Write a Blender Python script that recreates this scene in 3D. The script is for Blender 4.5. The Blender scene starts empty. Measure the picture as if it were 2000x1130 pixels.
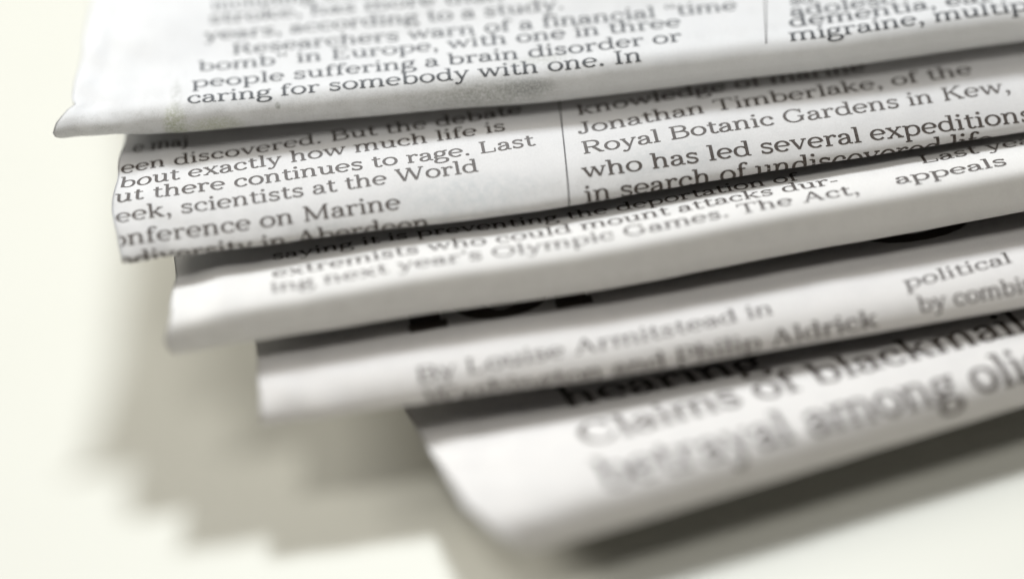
import bpy, math, random, functools, bisect
from mathutils import Vector, Matrix, noise

# ---------------------------------------------------------------- camera, world, lamps, exposure
MM = 0.001                      # everything below is measured in millimetres
# GEO-BEGIN
ELEV, ROLL, DIST, FPX = 35.0, 5.5, 263.0, 5000.0   # degrees, degrees, mm, focal length in photo pixels (2000 wide)
AIM = (0.0, 0.0, 12.0)
# GEO-END
sc = bpy.context.scene
C = sc.collection
cd = bpy.data.cameras.new('camera')
cam = bpy.data.objects.new('camera', cd); C.objects.link(cam); sc.camera = cam
e, r = math.radians(ELEV), math.radians(ROLL)
fwd = Vector((0, math.cos(e), -math.sin(e)))
right0 = Vector((1, 0, 0)); up0 = right0.cross(fwd)
right = right0 * math.cos(r) - up0 * math.sin(r)
up = right0 * math.sin(r) + up0 * math.cos(r)
cpos = Vector(AIM) - fwd * DIST
cam.matrix_world = Matrix(((right.x, up.x, -fwd.x, cpos.x * MM), (right.y, up.y, -fwd.y, cpos.y * MM),
                           (right.z, up.z, -fwd.z, cpos.z * MM), (0, 0, 0, 1)))
cd.sensor_width = 36.0; cd.lens = FPX / 2000 * 36
cd.clip_start = 0.01; cd.clip_end = 50
cd.dof.use_dof = True; cd.dof.focus_distance = 0.2670; cd.dof.aperture_fstop = 3.05
cd.dof.aperture_blades = 0

w = bpy.data.worlds.new("World"); sc.world = w; w.use_nodes = True
bg = w.node_tree.nodes['Background']
bg.inputs[0].default_value = (1.0, 0.97, 0.92, 1); bg.inputs[1].default_value = 0.004

def area(name, loc, target, size, power, col):
    l = bpy.data.lights.new(name, 'AREA'); l.shape = 'DISK'; l.size = size; l.energy = power; l.color = col
    o = bpy.data.objects.new(name, l); C.objects.link(o)
    o.location = loc
    o.rotation_euler = (Vector(target) - Vector(loc)).to_track_quat('-Z', 'Y').to_euler()
    return o
area('window_softbox_lamp', (0.02, 0.70, 1.03), (0, 0, 0), 0.24, 10.4, (0.93, 0.97, 1.0))
area('added_overhead_fill', (-0.30, -0.16, 1.15), (0, 0, 0), 0.5, 3.6, (1.0, 0.972, 0.90))  # soft fill added overhead to brighten the front table and the folds
area('side_softbox_lamp', (-1.0, 0.36, 0.66), (0, 0, 0), 0.6, 10.0, (1.0, 0.955, 0.86))
area('added_front_fill', (0.25, -1.18, 0.12), (0, 0, 0), 0.34, 2.3, (1.0, 0.93, 0.80))  # low fill added in front to lift the fold faces, no real source

sc.view_settings.view_transform = 'Standard'; sc.view_settings.look = 'None'
sc.view_settings.exposure = 0.69; sc.view_settings.gamma = 1.0
sc.cycles.max_bounces = 8; sc.cycles.diffuse_bounces = 5

# ---------------------------------------------------------------- the papers' shapes
# GEO-BEGIN
# profile: (y, z) points in mm; y runs forward to the fold (nose tip 0), z up from the underside.
# a runs along the fold from the left end; k: thickness factor, about height piv; n: forward shift of the fold;
# lift: height shift; flare: [(s, mm)] shift of the left end along the profile; s is 0 at the nose tip, negative up the top page
PAPERS = {
 'P1': dict(org=(-46.39, 15.89, 23.30), yaw=1.40, piv=4.3, ridges=[(12.6, -1.5, 1.6, .22)], seed=1, cr=.15,
    prof=[(-230, 11), (-120, 13.5), (-60, 14.6), (-30, 12.2), (-20, 9.9), (-14, 8.1), (-8, 5.8), (-3.4, 4.4), (-1.3, 3.7), (-0.3, 2.7), (0, 1.6), (-0.5, 0.5), (-2.2, 0.0), (-8, 0.4), (-16, 1.8), (-30, 4.6), (-60, 8), (-120, 8), (-230, 6)],
    k=[(0, .62), (4, .68), (12, .82), (40, .95), (55, 1.05), (300, 1.05)], n=[(0, -.2), (25, .1), (52, .5), (78, 0), (104, -1.2), (125, -2.4), (300, -2.4)], lift=[(0, 0), (300, 0)], flare=[(-230, 6), (-60, 5.2), (-24, 4.2), (-14, 3.1), (-5.4, 2.1), (-4.4, 2.5), (-3.6, 1.7), (-1.8, .5), (-.4, .1), (.3, .3), (1.2, 1.2), (4, 3), (14, 4.5), (230, 7.5)]),
 'P2': dict(org=(-39.41, 2.87, 17.60), yaw=5.00, piv=0, seed=2, cr=.13,
    prof=[(-230, 5.0), (-120, 7.2), (-60, 7.2), (-34, 6.0), (-22, 5.5), (-13, 5.0), (-9, 4.5), (-6, 3.85), (-3.2, 2.9), (-1.2, 1.8), (-0.2, 1.0), (0, .55), (-0.3, 0.15), (-1.6, 0.0), (-10, 0), (-60, 0), (-230, 0)],
    k=[(0, .95), (40, 1), (300, 1)], n=[(0, .1), (16, .7), (42, 1.5), (70, .4), (95, -.2), (300, -.4)], lift=[(0, 0), (300, 0)], flare=[(-230, 3), (-19, 1.4), (-12.4, .4), (-6.4, -.5), (-2.5, -.2), (0, 0), (3, .6), (12, 1.2), (230, 3.5)]),
 'P3': dict(org=(-34.90, -6.11, 11.70), yaw=6.50, piv=0, seed=3, cr=.13,
    prof=[(-230, 5), (-120, 6), (-60, 5.6), (-34, 4.2), (-22, 3.9), (-14, 4.3), (-6, 4.95), (-2.6, 4.95), (-1.25, 4.6), (-.55, 3.8), (-0.15, 2.8), (0, 1.7), (-0.4, 0.5), (-2.2, 0.0), (-10, 0), (-60, 0), (-230, 0)],
    k=[(0, .72), (6, .85), (30, .98), (60, 1.04), (300, 1.04)], n=[(0, 0), (22, .4), (43, 1.2), (70, .2), (95, -.5), (300, -.6)], lift=[(0, 0), (300, 0)], flare=[(-230, 4), (-12.6, 1.6), (-5.2, .7), (-4.8, .9), (-4.4, .6), (-1, -.3), (0, 0), (3, 1.2), (14, 2.4), (230, 5)]),
 'P4': dict(org=(-26.48, -12.51, 6.70), yaw=6.20, piv=0, seed=4, cr=.11,
    prof=[(-230, 4.2), (-120, 5.2), (-60, 5.0), (-34, 3.2), (-22, 2.5), (-14, 2.9), (-8, 3.6), (-4, 3.5), (-2.0, 3.0), (-0.8, 2.3), (-.1, 1.5), (0, .9), (-0.4, 0.3), (-2.2, 0.0), (-10, 0), (-60, 0), (-230, 0)],
    k=[(0, .9), (30, 1), (300, 1)], n=[(0, 0), (8, .5), (40, 1.7), (75, 1.3), (95, .4), (300, .3)], lift=[(0, 0), (300, 0)], flare=[(-230, 2), (-10, .9), (-3.6, .6), (0, .3), (3, 1), (12, 1.6), (230, 3)]),
 'P5': dict(org=(-4.30, -30.20, 0.40), yaw=16.50, piv=0, seed=5, cr=.12,
    prof=[(-230, 4.8), (-120, 5.6), (-60, 5.2), (-38, 3.2), (-26, 2.8), (-18, 3.6), (-8, 4.9), (-3.6, 4.75), (-1.7, 4.3), (-.7, 3.5), (-0.2, 2.6), (0, 1.6), (-0.5, 0.7), (-2.2, 0.2), (-8, -.6), (-16, -1.9), (-30, -3.4), (-45, -3.78), (-230, -3.78)],
    k=[(0, .98), (30, 1), (300, 1)], n=[(0, 0), (300, 0)], lift=[(0, 0), (300, 0)], flare=[(-230, -.3), (-14, -.9), (-7, -.8), (-4, .2), (-2, 1.4), (0, 3.2), (2, 4.4), (230, 4.4)]),
}

def lerp_tab(tab, x):
    if x <= tab[0][0]: return tab[0][1]
    for (x0, y0), (x1, y1) in zip(tab, tab[1:]):
        if x <= x1:
            t = (x - x0) / (x1 - x0); t = t * t * (3 - 2 * t) if x1 - x0 > 2 else t
            return y0 + (y1 - y0) * t
    return tab[-1][1]

def monotone_curve(P, step=0.1):
    """centripetal Catmull-Rom through P, returned as dense points"""
    P = [(2 * P[0][0] - P[1][0], 2 * P[0][1] - P[1][1])] + list(P) + [(2 * P[-1][0] - P[-2][0], 2 * P[-1][1] - P[-2][1])]
    out = []
    for i in range(1, len(P) - 2):
        p0, p1, p2, p3 = P[i - 1:i + 3]
        d = lambda a, b: max(1e-6, math.hypot(a[0] - b[0], a[1] - b[1])) ** 0.5
        t1 = d(p0, p1); t2 = t1 + d(p1, p2); t3 = t2 + d(p2, p3)
        n = max(6, int(math.hypot(p2[0] - p1[0], p2[1] - p1[1]) / step)); n = min(n, 160)
        for j in range(n):
            t = t1 + (t2 - t1) * j / n
            def L(a, b, ta, tb): return tuple((tb - t) / (tb - ta) * a[q] + (t - ta) / (tb - ta) * b[q] for q in (0, 1))
            A1 = L(p0, p1, 0, t1); A2 = L(p1, p2, t1, t2); A3 = L(p2, p3, t2, t3)
            B1 = L(A1, A2, 0, t2); B2 = L(A2, A3, t1, t3)
            out.append(L(B1, B2, t1, t2))
    out.append(P[-2])
    return out

class Sheet:
    def __init__(self, d):
        self.d = d
        pts = monotone_curve(d['prof'])
        S = [0.0]
        for p, q in zip(pts, pts[1:]): S.append(S[-1] + math.hypot(q[0] - p[0], q[1] - p[1]))
        tip = max(range(len(pts)), key=lambda i: pts[i][0])
        self.S = [v - S[tip] for v in S]; self.pts = pts
        y = math.radians(d['yaw']); self.c, self.sn = math.cos(y), math.sin(y)
    @functools.lru_cache(None)
    def prof(self, s):
        S = self.S; i = min(max(bisect.bisect_right(S, s) - 1, 0), len(S) - 2)
        t = (s - S[i]) / (S[i + 1] - S[i]); p, q = self.pts[i], self.pts[i + 1]
        return p[0] + (q[0] - p[0]) * t, p[1] + (q[1] - p[1]) * t
    @functools.lru_cache(None)
    def at_s(self, s):
        y, z = self.prof(s); y0, z0 = self.prof(s - .05); y1, z1 = self.prof(s + .05)
        ty, tz = y1 - y0, z1 - z0; l = math.hypot(ty, tz) or 1
        return y, z, -tz / l, ty / l                  # point and outward normal of the profile
    @functools.lru_cache(None)
    def at_a(self, a):
        return tuple(lerp_tab(self.d[q], a) for q in ('k', 'n', 'lift'))
    def crumple(self, a, s):
        f, h = self.d['seed'] * 1.7, 0.0
        h += .55 * math.sin(a * .11 + f) * math.sin(s * .13 + f * 2) + .5 * math.sin(a * .047 + s * .06 + f * 3)
        h += .28 * math.sin(a * .31 + s * .21 + f) * math.sin(s * .4 - a * .09 + f)
        h += .14 * math.sin(a * .9 + 1.3 * math.sin(s * .5) + f) * math.sin(s * .7 + f * 5)
        e_ = math.exp(-max(a, 0) / 9.0)                # the corner is handled most and wrinkles most
        h += e_ * (.9 * math.sin(s * .55 + a * .5 + f) * math.sin(a * .7 - s * .3 + f) + .5 * math.sin(s * 1.3 - a * .8 + f * 4))
        for ra, rs, amp, w_ in self.d.get('ridges', ()):   # edges of the pages folded in underneath
            h += amp * math.exp(-((s - rs) / 6.0) ** 2) / (1 + math.exp(-(a - ra - .03 * s) / w_)) * math.exp(-max(a - ra, 0) / 9.0)
        return h * self.d['cr']
    def surf(self, a, s, inset=0.0):
        """world mm of the point a along the fold, s round the profile; inset moves it inward"""
        d = self.d
        y, z, ny, nz = self.at_s(s)
        y -= ny * inset; z -= nz * inset
        k, n_, lift = self.at_a(a); z = d['piv'] + (z - d['piv']) * k
        if s < 4 :
            c = self.crumple(a, s) * min(1, (4 - s) / 4)
            y += ny * c; z += nz * c
        y += n_; z += lift
        x = a
        if a < 14: x += lerp_tab(d['flare'], s) * (1 - max(a, 0) / 14) ** 2
        o = d['org']
        return (o[0] + x * self.c + y * self.sn, o[1] + x * self.sn - y * self.c, o[2] + z)
# GEO-END

# ---------------------------------------------------------------- materials
def new_mat(name):
    m = bpy.data.materials.new(name); m.use_nodes = True
    return m, m.node_tree, m.node_tree.nodes['Principled BSDF']

def node(nt, kind, **kw):
    n = nt.nodes.new(kind)
    for k, v in kw.items(): setattr(n, k, v)
    return n

def val(nt, op, a, b=None, c=None, clamp=False):
    n = nt.nodes.new('ShaderNodeMath'); n.operation = op; n.use_clamp = clamp
    for i, v in enumerate((a, b, c)):
        if v is None: continue
        if isinstance(v, (int, float)): n.inputs[i].default_value = v
        else: nt.links.new(v, n.inputs[i])
    return n.outputs[0]

def noise_tex(nt, vec, scale, detail=3, rough=.5, sx=1, sy=1):
    mp = node(nt, 'ShaderNodeMapping'); mp.inputs['Scale'].default_value = (sx, sy, 1)
    nt.links.new(vec, mp.inputs[0])
    n = node(nt, 'ShaderNodeTexNoise'); n.inputs['Scale'].default_value = scale
    n.inputs['Detail'].default_value = detail; n.inputs['Roughness'].default_value = rough
    nt.links.new(mp.outputs[0], n.inputs['Vector'])
    return n.outputs['Fac']

def mixc(nt, fac, c1, c2):
    m = node(nt, 'ShaderNodeMix', data_type='RGBA')
    if isinstance(fac, (int, float)): m.inputs[0].default_value = fac
    else: nt.links.new(fac, m.inputs[0])
    for i, c in ((6, c1), (7, c2)):
        if isinstance(c, tuple): m.inputs[i].default_value = c
        else: nt.links.new(c, m.inputs[i])
    return m.outputs[2]

def blob(nt, u, v, a, s, ra, rs):
    """soft ellipse (1 inside) around page point a, s"""
    du = val(nt, 'DIVIDE', val(nt, 'SUBTRACT', u, a), ra); dv = val(nt, 'DIVIDE', val(nt, 'SUBTRACT', v, s), rs)
    d = val(nt, 'ADD', val(nt, 'MULTIPLY', du, du), val(nt, 'MULTIPLY', dv, dv))
    return val(nt, 'SUBTRACT', 1.0, d, clamp=True)

def newsprint(name, col, stains=(), dirt=0.0):
    """col: base colour; stains: (a, s, ra, rs, colour, strength, grain); dirt: ink rubbed off along the fold"""
    m, nt, b = new_mat(name)
    uv = node(nt, 'ShaderNodeUVMap'); uv.uv_map = 'page_mm'
    sep = node(nt, 'ShaderNodeSeparateXYZ'); nt.links.new(uv.outputs[0], sep.inputs[0])
    u = val(nt, 'MULTIPLY', sep.outputs[0], 100.0); v = val(nt, 'MULTIPLY', sep.outputs[1], 100.0)
    P = uv.outputs[0]                                   # 1 unit = 100 mm
    fine = noise_tex(nt, P, 520, 3, .65, 1, .7)
    cloud = noise_tex(nt, P, 34, 4, .6)
    c = mixc(nt, val(nt, 'MULTIPLY', val(nt, 'SUBTRACT', fine, .42, clamp=True), 1.1), col + (1,), (col[0] * .80, col[1] * .79, col[2] * .77, 1))
    c = mixc(nt, val(nt, 'MULTIPLY', val(nt, 'SUBTRACT', cloud, .45, clamp=True), .9), c, (col[0] * .86, col[1] * .87, col[2] * .89, 1))
    # faint show-through of the print on the other side of the thin paper
    th = node(nt, 'ShaderNodeTexWave'); th.wave_type = 'BANDS'; th.bands_direction = 'Y'
    th.inputs['Scale'].default_value = 11; th.inputs['Distortion'].default_value = .4
    nt.links.new(P, th.inputs['Vector'])
    words = noise_tex(nt, P, 90, 2, .5, 1, .35)
    sh = val(nt, 'MULTIPLY', val(nt, 'MULTIPLY', th.outputs['Fac'], val(nt, 'SUBTRACT', words, .46, clamp=True)), .35)
    c = mixc(nt, sh, c, (.30, .30, .31, 1))
    if dirt:
        band = val(nt, 'MULTIPLY', val(nt, 'ADD', v, 3.4, clamp=True), val(nt, 'SUBTRACT', 5.0, v, clamp=True))
        g1 = noise_tex(nt, P, 60, 4, .7); g2 = noise_tex(nt, P, 700, 2, .6)
        d = val(nt, 'MULTIPLY', val(nt, 'MULTIPLY', val(nt, 'SUBTRACT', g1, .38, clamp=True), 3.0, clamp=True),
                val(nt, 'MULTIPLY', val(nt, 'SUBTRACT', g2, .40, clamp=True), 4.0, clamp=True))
        side = val(nt, 'ADD', val(nt, 'MULTIPLY', val(nt, 'SUBTRACT', 66.0, u), .06, clamp=True), .22)
        c = mixc(nt, val(nt, 'MULTIPLY', val(nt, 'MULTIPLY', d, val(nt, 'MULTIPLY', band, side)), dirt), c, (.13, .13, .11, 1))
    for a, s, ra, rs, sc_, st, grain in stains:
        f = blob(nt, u, v, a, s, ra, rs)
        g = noise_tex(nt, P, grain, 3, .7)
        f = val(nt, 'MULTIPLY', f, val(nt, 'MULTIPLY', val(nt, 'SUBTRACT', g, .36, clamp=True), 4.0, clamp=True))
        c = mixc(nt, val(nt, 'MULTIPLY', f, st, clamp=True), c, sc_ + (1,))
    nt.links.new(c, b.inputs['Base Color'])
    b.inputs['Roughness'].default_value = .72
    b.inputs['Specular IOR Level'].default_value = .25
    bp = node(nt, 'ShaderNodeBump'); bp.inputs['Strength'].default_value = .22; bp.inputs['Distance'].default_value = .00006
    bump2 = noise_tex(nt, P, 260, 4, .6)
    nt.links.new(val(nt, 'ADD', fine, bump2), bp.inputs['Height'])
    nt.links.new(bp.outputs[0], b.inputs['Normal'])
    return m

PW = (.69, .69, .695)
mat_paper = {
 'P1': newsprint('newsprint_rubbed', (.575, .583, .603), dirt=.38, stains=[
        (12.9, .1, 1.5, 3.4, (.17, .20, .06), .7, 300), (13.2, -4.2, .8, 3.0, (.36, .37, .36), .6, 160),
        (17.0, .5, 3.6, 1.5, (.27, .29, .15), .7, 420),
        (50.0, -.9, 3.4, 1.1, (.09, .10, .11), .6, 520), (45.5, -.4, 9.0, 1.9, (.18, .19, .17), .6, 300),
        (51.5, -3.9, 4.2, .9, (.31, .32, .29), .6, 350), (23.8, -1.4, .35, .5, (.12, .13, .10), .9, 100)]),
 'P2': newsprint('newsprint_grey', (.55, .55, .562), dirt=.25, stains=[(36, -2.5, 10, 3, (.38, .41, .43), .55, 130), (12, .3, 8, 1.2, (.36, .36, .34), .55, 180), (58, -3.4, 9, 2.4, (.42, .44, .46), .4, 120), (21, -1.0, 4, .8, (.34, .35, .35), .5, 220)]),
 'P3': newsprint('newsprint_white', (.55, .545, .544), dirt=.16),
 'P4': newsprint('newsprint_pinkish', (.55, .54, .541), dirt=.14),
 'P5': newsprint('newsprint_warm', (.54, .53, .528), dirt=.14),
}
mat_page, _nt, _b = new_mat('inner_page_newsprint')
_b.inputs['Base Color'].default_value = (.50, .47, .41, 1); _b.inputs['Roughness'].default_value = .8
def ink(name, c, rough=.55):
    m, nt, b = new_mat(name)
    tc = node(nt, 'ShaderNodeTexCoord')
    n = node(nt, 'ShaderNodeTexNoise'); n.inputs['Scale'].default_value = 5200; n.inputs['Detail'].default_value = 2
    nt.links.new(tc.outputs['Object'], n.inputs['Vector'])
    col = mixc(nt, val(nt, 'MULTIPLY', val(nt, 'SUBTRACT', n.outputs['Fac'], .45, clamp=True), 2.0, clamp=True), c + (1,), (c[0] + .07, c[1] + .067, c[2] + .065, 1))
    nt.links.new(col, b.inputs['Base Color']); b.inputs['Roughness'].default_value = rough
    b.inputs['Specular IOR Level'].default_value = .35
    return m
mat_ink = ink('printing_ink', (.028, .031, .036))
mat_ink_brown = ink('brownish_printing_ink', (.044, .034, .029))
mat_rule = ink('rule_ink', (.06, .055, .055))

m, nt, b = new_mat('cream_laminate')
tc = node(nt, 'ShaderNodeTexCoord')
n1 = node(nt, 'ShaderNodeTexNoise'); n1.inputs['Scale'].default_value = 60; n1.inputs['Detail'].default_value = 4
nt.links.new(tc.outputs['Object'], n1.inputs['Vector'])
nt.links.new(mixc(nt, n1.outputs['Fac'], (.502, .502, .463, 1), (.487, .486, .445, 1)), b.inputs['Base Color'])
b.inputs['Roughness'].default_value = .45; b.inputs['Specular IOR Level'].default_value = .3
mat_table = m

# ---------------------------------------------------------------- mesh helpers
def link_mesh(name, verts, faces, mat, parent=None, uvs=None, smooth=True):
    me = bpy.data.meshes.new(name)
    me.from_pydata([(x * MM, y * MM, z * MM) for x, y, z in verts], [], faces)
    if uvs:
        L = me.uv_layers.new(name='page_mm')
        for lp in me.loops: L.data[lp.index].uv = uvs[lp.vertex_index]
    if smooth: me.polygons.foreach_set('use_smooth', [True] * len(me.polygons))
    me.materials.append(mat); me.update()
    o = bpy.data.objects.new(name, me); C.objects.link(o)
    if parent is not None:
        o.parent = parent; o.matrix_parent_inverse = parent.matrix_basis.inverted()
    return o

def a_samples(a0, a1, f=1):
    out, a = [], a0
    while a < a1:
        out.append(a); a += (.3 if a < 9 else .9 if a < 125 else 8) * f
    out.append(a1); return out

def s_samples(S0, S1):
    out, s = [], S0
    while s < S1:
        out.append(s); s += .17 if -4.5 < s < 3 else .6 if -36 < s < 6 else 4.0
    out.append(S1); return out

def build_sheet(name, sh, a0, a1, inset, mat, parent, thick=.09, trim=0, back=0):
    """one folded sheet of paper: a closed skin with real thickness"""
    AS = a_samples(a0, a1, 3 if inset else 1); SS = s_samples(sh.S[0] + 1 + back, sh.S[-1] - 1 - back)
    V, U, Fc = [], [], []
    for layer in (0, 1):
        for a in AS:
            for s in SS:
                V.append(sh.surf(a + (.12 * math.sin(s * .8 + inset * 9) * trim), s, inset + layer * thick)); U.append((a / 100, s / 100))
    na, ns = len(AS), len(SS); N = na * ns
    for i in range(na - 1):
        for j in range(ns - 1):
            q = (i * ns + j, (i + 1) * ns + j, (i + 1) * ns + j + 1, i * ns + j + 1)
            Fc.append(q[::-1]); Fc.append(tuple(N + t for t in q))
    for j in range(ns - 1):
        Fc.append((j, N + j, N + j + 1, j + 1)[::-1]); k = (na - 1) * ns
        Fc.append((k + j, N + k + j, N + k + j + 1, k + j + 1))
    for i in range(na - 1):
        Fc.append((i * ns, N + i * ns, N + (i + 1) * ns, (i + 1) * ns)); k = ns - 1
        Fc.append((i * ns + k, N + i * ns + k, N + (i + 1) * ns + k, (i + 1) * ns + k)[::-1])
    return link_mesh(name, V, Fc, mat, parent, U)

# ---------------------------------------------------------------- a slab-serif newspaper face drawn as pen strokes (x-height 100)
def arc(cx, cy, rx, ry, t0, t1, **k):
    n = max(6, int(abs(t1 - t0) / 15))
    return ([(cx + rx * math.cos(math.radians(t0 + (t1 - t0) * i / n)), cy + ry * math.sin(math.radians(t0 + (t1 - t0) * i / n))) for i in range(n + 1)], k)
def bez(*p, **k):
    out = []
    for q in range(0, len(p) - 1, 3):
        a, b_, c, d = p[q:q + 4]
        for i in range(0 if q == 0 else 1, 9):
            t = i / 8; m_ = 1 - t
            out.append(tuple(m_ ** 3 * a[j] + 3 * m_ * m_ * t * b_[j] + 3 * m_ * t * t * c[j] + t ** 3 * d[j] for j in (0, 1)))
    return (out, k)
def ln(x0, y0, x1, y1, **k): return ([(x0, y0), (x1, y1)], k)
def st(x, y0, y1, **k): return ln(x, y0, x, y1, **k)
def sf(x, y, l=17, r=17): return ln(x - l, y, x + r, y, w=11)
def dot(x, y, rr=12): return ('dot', x, y, rr)
TN = dict(w=12)      # thin stroke
A_, D_, X_ = 146, -44, 94.5
def arch(x, x2): return [bez((x, 62), (x + 8, 92), (x + 22, 97), (x + 30, 97), (x2 - 6, 99), (x2, 84), (x2, 60)), st(x2, 60, 5)]
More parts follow.
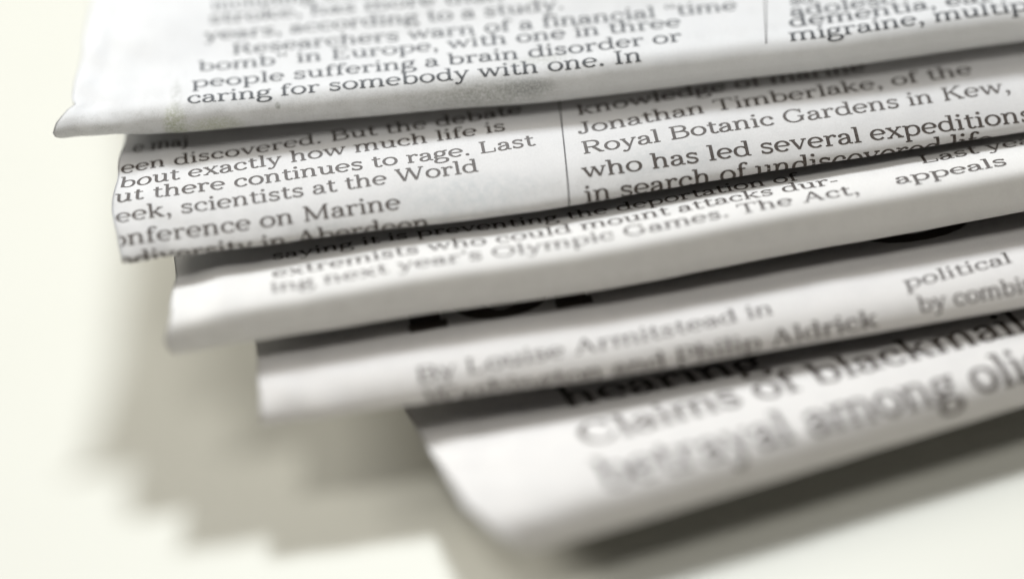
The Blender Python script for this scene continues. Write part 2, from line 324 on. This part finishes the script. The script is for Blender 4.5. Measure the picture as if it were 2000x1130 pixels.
GL = {
 'a': (92, [bez((16, 76), (22, 98), (68, 106), (68, 62)), st(68, 64, 20), bez((68, 56), (40, 54), (13, 48), (13, 25), (13, -4), (52, -6), (68, 26)), bez((68, 20), (68, 4), (78, 4), (90, 6), w=11), dot(20, 76, 11)]),
 'b': (108, [st(24, A_, 4), sf(14, A_ - 4, 12, 8), bez((24, 66), (36, 104), (94, 106), (94, 50), (94, -6), (36, -6), (24, 26))]),
 'c': (92, [arc(52, 50, 38, 46, 48, 322), dot(77, 74, 12)]),
 'd': (110, [st(84, A_, 6), sf(72, A_ - 4, 12, 8), sf(92, 5, 6, 14), bez((84, 66), (72, 104), (14, 106), (14, 50), (14, -6), (72, -6), (84, 26))]),
 'e': (98, [arc(50, 50, 38, 46, 4, 318), ln(15, 52, 87, 52, w=11)]),
 'f': (64, [st(28, 5, 112), bez((28, 108), (28, 146), (56, 148), (66, 136)), dot(66, 134, 10), ln(8, X_, 58, X_, w=11), sf(28, 5, 20, 24)]),
 'g': (96, [arc(44, 64, 28, 30, 0, 360), bez((64, 82), (72, 96), (82, 98), (92, 94), w=14), bez((26, 42), (8, 30), (10, 10), (34, 10), (66, 8), (90, 8), (88, -16), (86, -50), (10, -52), (10, -22), (10, -10), (20, 2), (30, 8))]),
 'h': (110, [st(24, A_, 5), sf(14, A_ - 4, 12, 8), sf(24, 5, 19, 19)] + arch(24, 82) + [sf(82, 5, 18, 19)]),
 'i': (52, [st(27, X_, 5), sf(17, X_, 14, 9), sf(27, 5, 20, 20), dot(25, 132, 13)]),
 'j': (52, [bez((30, X_), (30, 40), (34, -52), (2, -38)), sf(20, X_, 14, 9), dot(28, 132, 13), dot(4, -36, 9)]),
 'k': (106, [st(24, A_, 5), sf(14, A_ - 4, 12, 8), sf(24, 5, 19, 18), ln(80, 92, 28, 42, w=11), ln(44, 56, 86, 5, w=20), sf(80, X_, 18, 18), sf(88, 5, 20, 16)]),
 'l': (53, [st(27, A_, 5), sf(17, A_ - 4, 13, 9), sf(27, 5, 21, 21)]),
 'm': (164, [st(24, X_, 5), sf(14, X_, 12, 9), sf(24, 5, 18, 18)] + arch(24, 81) + [sf(81, 5, 17, 17)] + arch(81, 138) + [sf(138, 5, 17, 19)]),
 'n': (110, [st(24, X_, 5), sf(14, X_, 12, 9), sf(24, 5, 19, 19)] + arch(24, 82) + [sf(82, 5, 18, 19)]),
 'o': (104, [arc(52, 50, 39, 46, 0, 360)]),
 'p': (110, [st(24, X_, D_), sf(14, X_, 12, 9), sf(24, D_, 19, 21), bez((24, 66), (36, 104), (96, 106), (96, 50), (96, -6), (36, -6), (24, 26))]),
 'r': (80, [st(26, X_, 5), sf(16, X_, 12, 9), sf(26, 5, 19, 23), bez((26, 58), (34, 88), (50, 100), (68, 93), w=13), dot(69, 86, 11)]),
 's': (84, [bez((69, 78), (60, 100), (16, 102), (16, 74), (16, 48), (70, 56), (70, 27), (70, -6), (20, -2), (13, 22), w=16), st(70, 96, 72, w=9), st(13, 4, 30, w=9)]),
 't': (68, [bez((29, 126), (29, 60), (29, 40), (29, 26), (29, -4), (56, -2), (66, 14)), ln(6, X_, 62, X_, w=11)]),
 'u': (110, [bez((26, X_), (26, 70), (26, 50), (26, 38), (26, -6), (68, -4), (84, 34)), st(84, X_, 5), sf(16, X_, 14, 9), sf(74, X_, 14, 9), sf(94, 5, 8, 12)]),
 'v': (100, [ln(16, X_, 51, 6, w=19), ln(84, X_, 51, 6, w=11), sf(16, X_, 17, 18), sf(84, X_, 17, 15)]),
 'w': (146, [ln(16, X_, 46, 6, w=19), ln(74, X_, 46, 6, w=11), ln(74, X_, 104, 6, w=19), ln(132, X_, 104, 6, w=11), sf(16, X_, 16, 17), sf(72, X_, 16, 14), sf(132, X_, 16, 14)]),
 'x': (102, [ln(18, X_, 84, 5, w=20), ln(82, X_, 18, 5, w=11), sf(20, X_, 18, 18), sf(82, X_, 16, 16), sf(18, 5, 16, 16), sf(84, 5, 18, 18)]),
 'y': (100, [ln(17, X_, 52, 6, w=19), bez((85, X_), (66, 50), (52, 6), (46, -12), (40, -34), (24, -44), (12, -34), w=12), sf(17, X_, 16, 18), sf(85, X_, 16, 14), dot(14, -33, 10)]),
 'z': (92, [ln(14, X_, 78, X_, w=11), ln(78, X_, 14, 5, w=18), ln(14, 5, 80, 5, w=11)]),
 'A': (142, [ln(70, 138, 26, 5, w=12), ln(70, 138, 116, 5, w=21), ln(40, 46, 102, 46, w=11), sf(24, 5), sf(118, 5)]),
 'B': (132, [st(32, 137, 5), ln(12, 137, 74, 137, w=11), ln(12, 5, 78, 5, w=11), bez((72, 137), (118, 136), (118, 76), (70, 76)), ln(32, 75, 76, 75, w=11), bez((76, 75), (132, 74), (132, 6), (76, 5))]),
 'C': (136, [arc(72, 71, 56, 68, 42, 320), st(116, 138, 96, w=10), st(116, 46, 26, w=9)]),
 'E': (126, [st(32, 137, 5), ln(12, 137, 108, 137, w=11), ln(12, 5, 112, 5, w=11), ln(32, 73, 82, 73, w=11), st(107, 137, 108, w=10), st(111, 5, 38, w=10), st(82, 90, 56, w=9)]),
 'G': (148, [arc(72, 71, 56, 68, 42, 330), st(116, 138, 96, w=10), st(118, 60, 14), sf(118, 62, 24, 18)]),
 'I': (70, [st(35, 137, 5), sf(35, 137, 24, 24), sf(35, 5, 24, 24)]),
 'J': (84, [bez((56, 137), (56, 60), (56, 50), (56, 36), (56, -8), (16, -6), (12, 18)), sf(56, 137, 24, 22), dot(14, 24, 12)]),
 'K': (140, [st(32, 137, 5), sf(32, 137, 20, 20), sf(32, 5, 20, 20), ln(112, 137, 34, 62, w=12), ln(60, 88, 118, 5, w=21), sf(110, 137, 20, 20), sf(120, 5, 22, 18)]),
 'L': (120, [st(32, 137, 5), sf(32, 137, 20, 22), ln(12, 5, 106, 5, w=11), st(105, 5, 44, w=10)]),
 'M': (176, [st(30, 137, 5, w=13), ln(30, 137, 86, 10, w=21), ln(86, 10, 144, 137, w=12), st(144, 137, 5, w=21), sf(28, 5), sf(146, 5), sf(24, 137, 14, 10), sf(150, 137, 8, 15)]),
 'O': (146, [arc(73, 71, 58, 68, 0, 360)]),
 'P': (126, [st(32, 137, 5), sf(32, 5, 20, 24), ln(12, 137, 76, 137, w=11), bez((74, 137), (126, 136), (126, 62), (74, 62)), ln(32, 62, 76, 62, w=11)]),
 'R': (138, [st(32, 137, 5), sf(32, 5, 20, 20), ln(12, 137, 74, 137, w=11), bez((72, 137), (120, 136), (120, 68), (72, 68)), ln(32, 68, 76, 68, w=11), ln(74, 66, 116, 5, w=21), sf(122, 5, 16, 14)]),
 'T': (126, [st(63, 137, 5), sf(63, 5, 24, 24), ln(10, 137, 116, 137, w=11), st(10, 137, 104, w=10), st(116, 137, 104, w=10)]),
 'W': (196, [ln(22, 137, 62, 6, w=20), ln(98, 137, 62, 6, w=12), ln(98, 137, 138, 6, w=20), ln(176, 137, 138, 6, w=12), sf(22, 137, 18, 20), sf(96, 137, 18, 16), sf(176, 137, 18, 16)]),
 '.': (46, [dot(23, 12, 13)]),
 ',': (46, [dot(23, 12, 13), bez((32, 10), (34, -8), (26, -24), (14, -30), w=10)]),
 '-': (62, [ln(8, 46, 54, 46, w=14)]),
 '’': (40, [dot(20, 134, 12), bez((29, 132), (30, 116), (24, 106), (14, 100), w=9)]),
 '”': (76, [dot(20, 134, 12), bez((29, 132), (30, 116), (24, 106), (14, 100), w=9), dot(56, 134, 12), bez((65, 132), (66, 116), (60, 106), (50, 100), w=9)]),
 '“': (76, [dot(24, 112, 12), bez((15, 114), (14, 128), (20, 140), (30, 146), w=9), dot(60, 112, 12), bez((51, 114), (50, 128), (56, 140), (66, 146), w=9)]),
 ' ': (50, []),
}
VW, HW = 20.0, 11.5

def text_mesh(lines, sh, weight=1.0):
    """lines: (text, a0, s0, a1, s1, xh mm) laid on the sheet; returns verts, faces"""
    V, Fc = [], []; cnt = 0
    for text, a0, s0, a1, s1, xh in lines:
        tot = sum(GL[c][0] for c in text) - 8
        fx = (a1 - a0) / tot; fy = xh / 100
        pen = -4.0
        for ch in text:
            adv, strokes = GL[ch]
            for q in strokes:
                cnt += 1; lift = -.022 - .0012 * (cnt % 7)
                def put(x, y):
                    gx = (x + pen); t = gx / tot
                    V.append((a0 + gx * fx, s0 + (s1 - s0) * t - y * fy, lift))
                if q[0] == 'dot':
                    _, x, y, rr = q; base = len(V); rr *= .5 + .5 * weight
                    for i in range(10): put(x + rr * math.cos(i * math.tau / 10), y + rr * math.sin(i * math.tau / 10))
                    Fc.append(tuple(range(base, base + 10))); continue
                pts, kw = q
                step = .28 / fy if xh < 3 else .45 / fy
                P2 = [pts[0]]
                for p, r_ in zip(pts, pts[1:]):
                    m_ = max(1, math.ceil(math.hypot(r_[0] - p[0], r_[1] - p[1]) / step))
                    for i in range(1, m_ + 1): P2.append((p[0] + (r_[0] - p[0]) * i / m_, p[1] + (r_[1] - p[1]) * i / m_))
                n = len(P2); closed = math.hypot(P2[0][0] - P2[-1][0], P2[0][1] - P2[-1][1]) < .01
                base = len(V); nx_prev = None; cols = 1 if xh < 3 else 4
                for i, p in enumerate(P2):
                    pa = P2[i - 1] if i > 0 else (P2[-2] if closed else p)
                    pb = P2[i + 1] if i < n - 1 else (P2[1] if closed else p)
                    dx, dy = pb[0] - pa[0], pb[1] - pa[1]; l = math.hypot(dx, dy) or 1
                    nx, ny = -dy / l, dx / l
                    wd = kw.get('w') or math.sqrt((VW * nx) ** 2 + (HW * ny) ** 2)
                    wd *= weight
                    for c in range(cols + 1):
                        o_ = (c / cols - .5) * wd
                        put(p[0] + nx * o_, p[1] + ny * o_)
                for i in range(n - 1):
                    for c in range(cols):
                        b0 = base + i * (cols + 1) + c; Fc.append((b0, b0 + 1, b0 + cols + 2, b0 + cols + 1))
            pen += adv
    # keep only ink that lies on the sheet (print runs off the trimmed left edge)
    Fc = [f for f in Fc if all(V[i][0] > .06 for i in f)]
    W = [sh.surf(a, s, l) for a, s, l in V]
    return W, Fc

def print_lines(name, sh, lines, parent, weight=1.0):
    V, Fc = text_mesh(lines, sh, weight)
    used = sorted({i for f in Fc for i in f}); mp = {o_: i for i, o_ in enumerate(used)}
    return link_mesh(name, [V[i] for i in used], [tuple(mp[i] for i in f) for f in Fc],
                     mat_ink if sh.d['seed'] == 1 else mat_ink_brown, parent, smooth=False)

def rule(sh, a0, s0, a1, s1, parent, wd=.16):
    V, Fc = [], []; n = max(2, int(abs(s1 - s0) / .25))
    for i in range(n + 1):
        t = i / n
        for o_ in (-wd / 2, wd / 2): V.append(sh.surf(a0 + (a1 - a0) * t + o_, s0 + (s1 - s0) * t, -.022))
    for i in range(n): Fc.append((2 * i, 2 * i + 1, 2 * i + 3, 2 * i + 2))
    return link_mesh('column_rule', V, Fc, mat_rule, parent, smooth=False)

# ---------------------------------------------------------------- table
def table():
    x0, x1, y0, y1, r_, z0 = -700, 800, -420, 900, 30, -34
    ring = []
    for cx, cy, t0 in ((x1 - r_, y1 - r_, 0), (x0 + r_, y1 - r_, 90), (x0 + r_, y0 + r_, 180), (x1 - r_, y0 + r_, 270)):
        for i in range(9):
            t = math.radians(t0 + 90 * i / 8); ring.append((cx + r_ * math.cos(t), cy + r_ * math.sin(t), math.cos(t), math.sin(t)))
    n = len(ring); V, Fc = [], []
    for z, ins in ((z0, 0), (-5.4, 0), (-4, .6), (-3.4, 2)):
        for x, y, cx, cy in ring: V.append((x - cx * ins, y - cy * ins, z))
    for k in range(3):
        for i in range(n): Fc.append((k * n + i, k * n + (i + 1) % n, (k + 1) * n + (i + 1) % n, (k + 1) * n + i))
    Fc.append(tuple(range(3 * n, 4 * n))); Fc.append(tuple(range(n))[::-1])
    o = link_mesh('table_surface', V, Fc, mat_table, None, smooth=False); o['kind'] = 'structure'
table()

# ---------------------------------------------------------------- the five newspapers
LABELS = {
 'P1': 'topmost folded newspaper of the fanned stack, its smudged fold above the others',
 'P2': 'second newspaper from the top, with a rounded fold whose print runs off its left edge',
 'P3': 'middle newspaper of the stack, showing an extremists story above a thick blank fold',
 'P4': 'fourth newspaper from the top, with huge black headline letters hidden in shadow',
 'P5': 'bottom newspaper resting on the table, turned outward with a large two-line headline',
}
LINES = [
 ('P1', 'including some of', 17.27, -16.68, 38.77, -15.44),
 ('P1', 'stroke, has more than', 16.94, -14.61, 48.83, -12.98),
 ('P1', 'years, according to a study.', 16.37, -12.16, 55.05, -10.63),
 ('P1', 'Researchers warn of a financial “time', 19.22, -9.63, 73.32, -7.64),
 ('P1', 'bomb” in Europe, with one in three', 15.63, -7.51, 67.06, -6.25),
 ('P1', 'people suffering a brain disorder or', 14.90, -4.96, 66.86, -4.11),
 ('P1', 'caring for somebody with one. In', 14.38, -2.62, 62.34, -2.17),
 ('P1', 'ad', 79.09, -7.47, 81.59, -7.56),
 ('P1', 'adolesc', 78.81, -5.84, 90.18, -5.81),
 ('P1', 'dementia, eat', 78.45, -4.35, 100.17, -4.24),
 ('P1', 'migraine, multip', 78.13, -2.45, 103.92, -2.39),
 ('P2', 'e maj', 1.38, -15.15, 7.83, -15.11),
 ('P2', 'een discovered. But the debate', 0.38, -11.81, 43.37, -13.26),
 ('P2', 'bout exactly how much life is', 0.42, -9.50, 41.24, -10.77),
 ('P2', 'ut there continues to rage. Last', 0.28, -7.32, 43.87, -7.84),
 ('P2', 'eek, scientists at the World', 0.26, -4.66, 37.55, -5.35),
 ('P2', 'onference on Marine', -0.75, -1.78, 28.96, -1.95),
 ('P2', 'odiversity in Aberdeen', -0.50, 0.75, 31.62, 0.75),
 ('P2', 'knowledge of marine', 49.13, -11.40, 80.38, -10.90),
 ('P2', 'Jonathan Timberlake, of the', 48.62, -8.47, 91.24, -7.70),
 ('P2', 'Royal Botanic Gardens in Kew,', 48.54, -5.55, 94.54, -4.50),
 ('P2', 'who has led several expeditions', 48.11, -2.54, 96.06, -0.70),
 ('P2', 'in search of undiscovered life', 47.91, 0.15, 91.50, 1.30),
 ('P3', 'saying it is preventing the deportation of', 11.67, -10.73, 66.92, -8.70),
 ('P3', 'extremists who could mount attacks dur-', 11.39, -7.27, 70.75, -6.64),
 ('P3', 'ing next year’s Olympic Games. The Act,', 10.98, -4.69, 72.27, -4.28),
 ('P3', 'Last year', 79.88, -7.56, 93.65, -7.61),
 ('P3', 'appeals', 76.34, -4.68, 88.28, -4.51),
 ('P4', 'By Louise Armitstead in', 16.27, -1.70, 53.13, -3.60),
 ('P4', 'Washington and Philip Aldrick', 16.70, 0.90, 63.30, -0.30),
 ('P4', 'political', 67.06, -3.78, 78.74, -5.04),
 ('P4', 'by combining', 67.80, -0.90, 84.00, -1.30),
 ('P5', 'hearing', 14.11, -18.24, 34.53, -14.50),
 ('P5', 'Claims of blackmail', 13.10, -10.27, 61.09, -8.14),
 ('P5', 'betrayal among olig', 12.62, -3.59, 60.53, -1.99),
]
XH = {'P1': 1.14, 'P2': 1.24, 'P3': 1.2, 'P4': 1.25, 'P5': 2.9}
COLBREAK = {'P1': 75, 'P2': 46, 'P3': 74, 'P4': 65, 'P5': 999}
for key in ('P5', 'P4', 'P3', 'P2', 'P1'):
    d = PAPERS[key]; sh = Sheet(d)
    root = bpy.data.objects.new('newspaper', None); C.objects.link(root)
    root.empty_display_size = .01
    o = d['org']; root.location = (o[0] * MM, o[1] * MM, o[2] * MM); root.rotation_euler = (0, 0, math.radians(d['yaw']))
    bpy.context.view_layer.update()
    root['label'] = LABELS[key]; root['category'] = 'newspaper'; root['group'] = 'folded newspapers in the stack'
    cover = build_sheet('outer_sheet', sh, 0, 262, 0, mat_paper[key], root)
    rnd = random.Random(d['seed'])
    for i, ins in enumerate((.17, .42, .72, 1.05)):
        build_sheet('inner_page', sh, .08 + rnd.random() * .3, 261, ins, mat_page, root, .07, 1, 2 + i)
    cols = {}
    for k, t, a0, s0, a1, s1 in LINES:
        if k == key: cols.setdefault(a0 > COLBREAK[key], []).append((t, a0, s0, a1, s1, XH[key]))
    for c in sorted(cols):
        print_lines('headline' if key == 'P5' else 'printed_column', sh, cols[c], cover, 1.15 if key == 'P5' else 1.0)
    if key == 'P1': rule(sh, 79.6, -30, 75.6, -2.5, cover)
    if key == 'P2': rule(sh, 49.5, -35, 46.05, 1.2, cover)
    if key == 'P4': print_lines('headline', sh, [('for', 16.2, -9.4, 38.2, -10.6, 8.5)], cover, 1.75), print_lines('headline', sh, [('C', 64.5, -12.3, 77.5, -12.6, 8.5)], cover, 1.75)
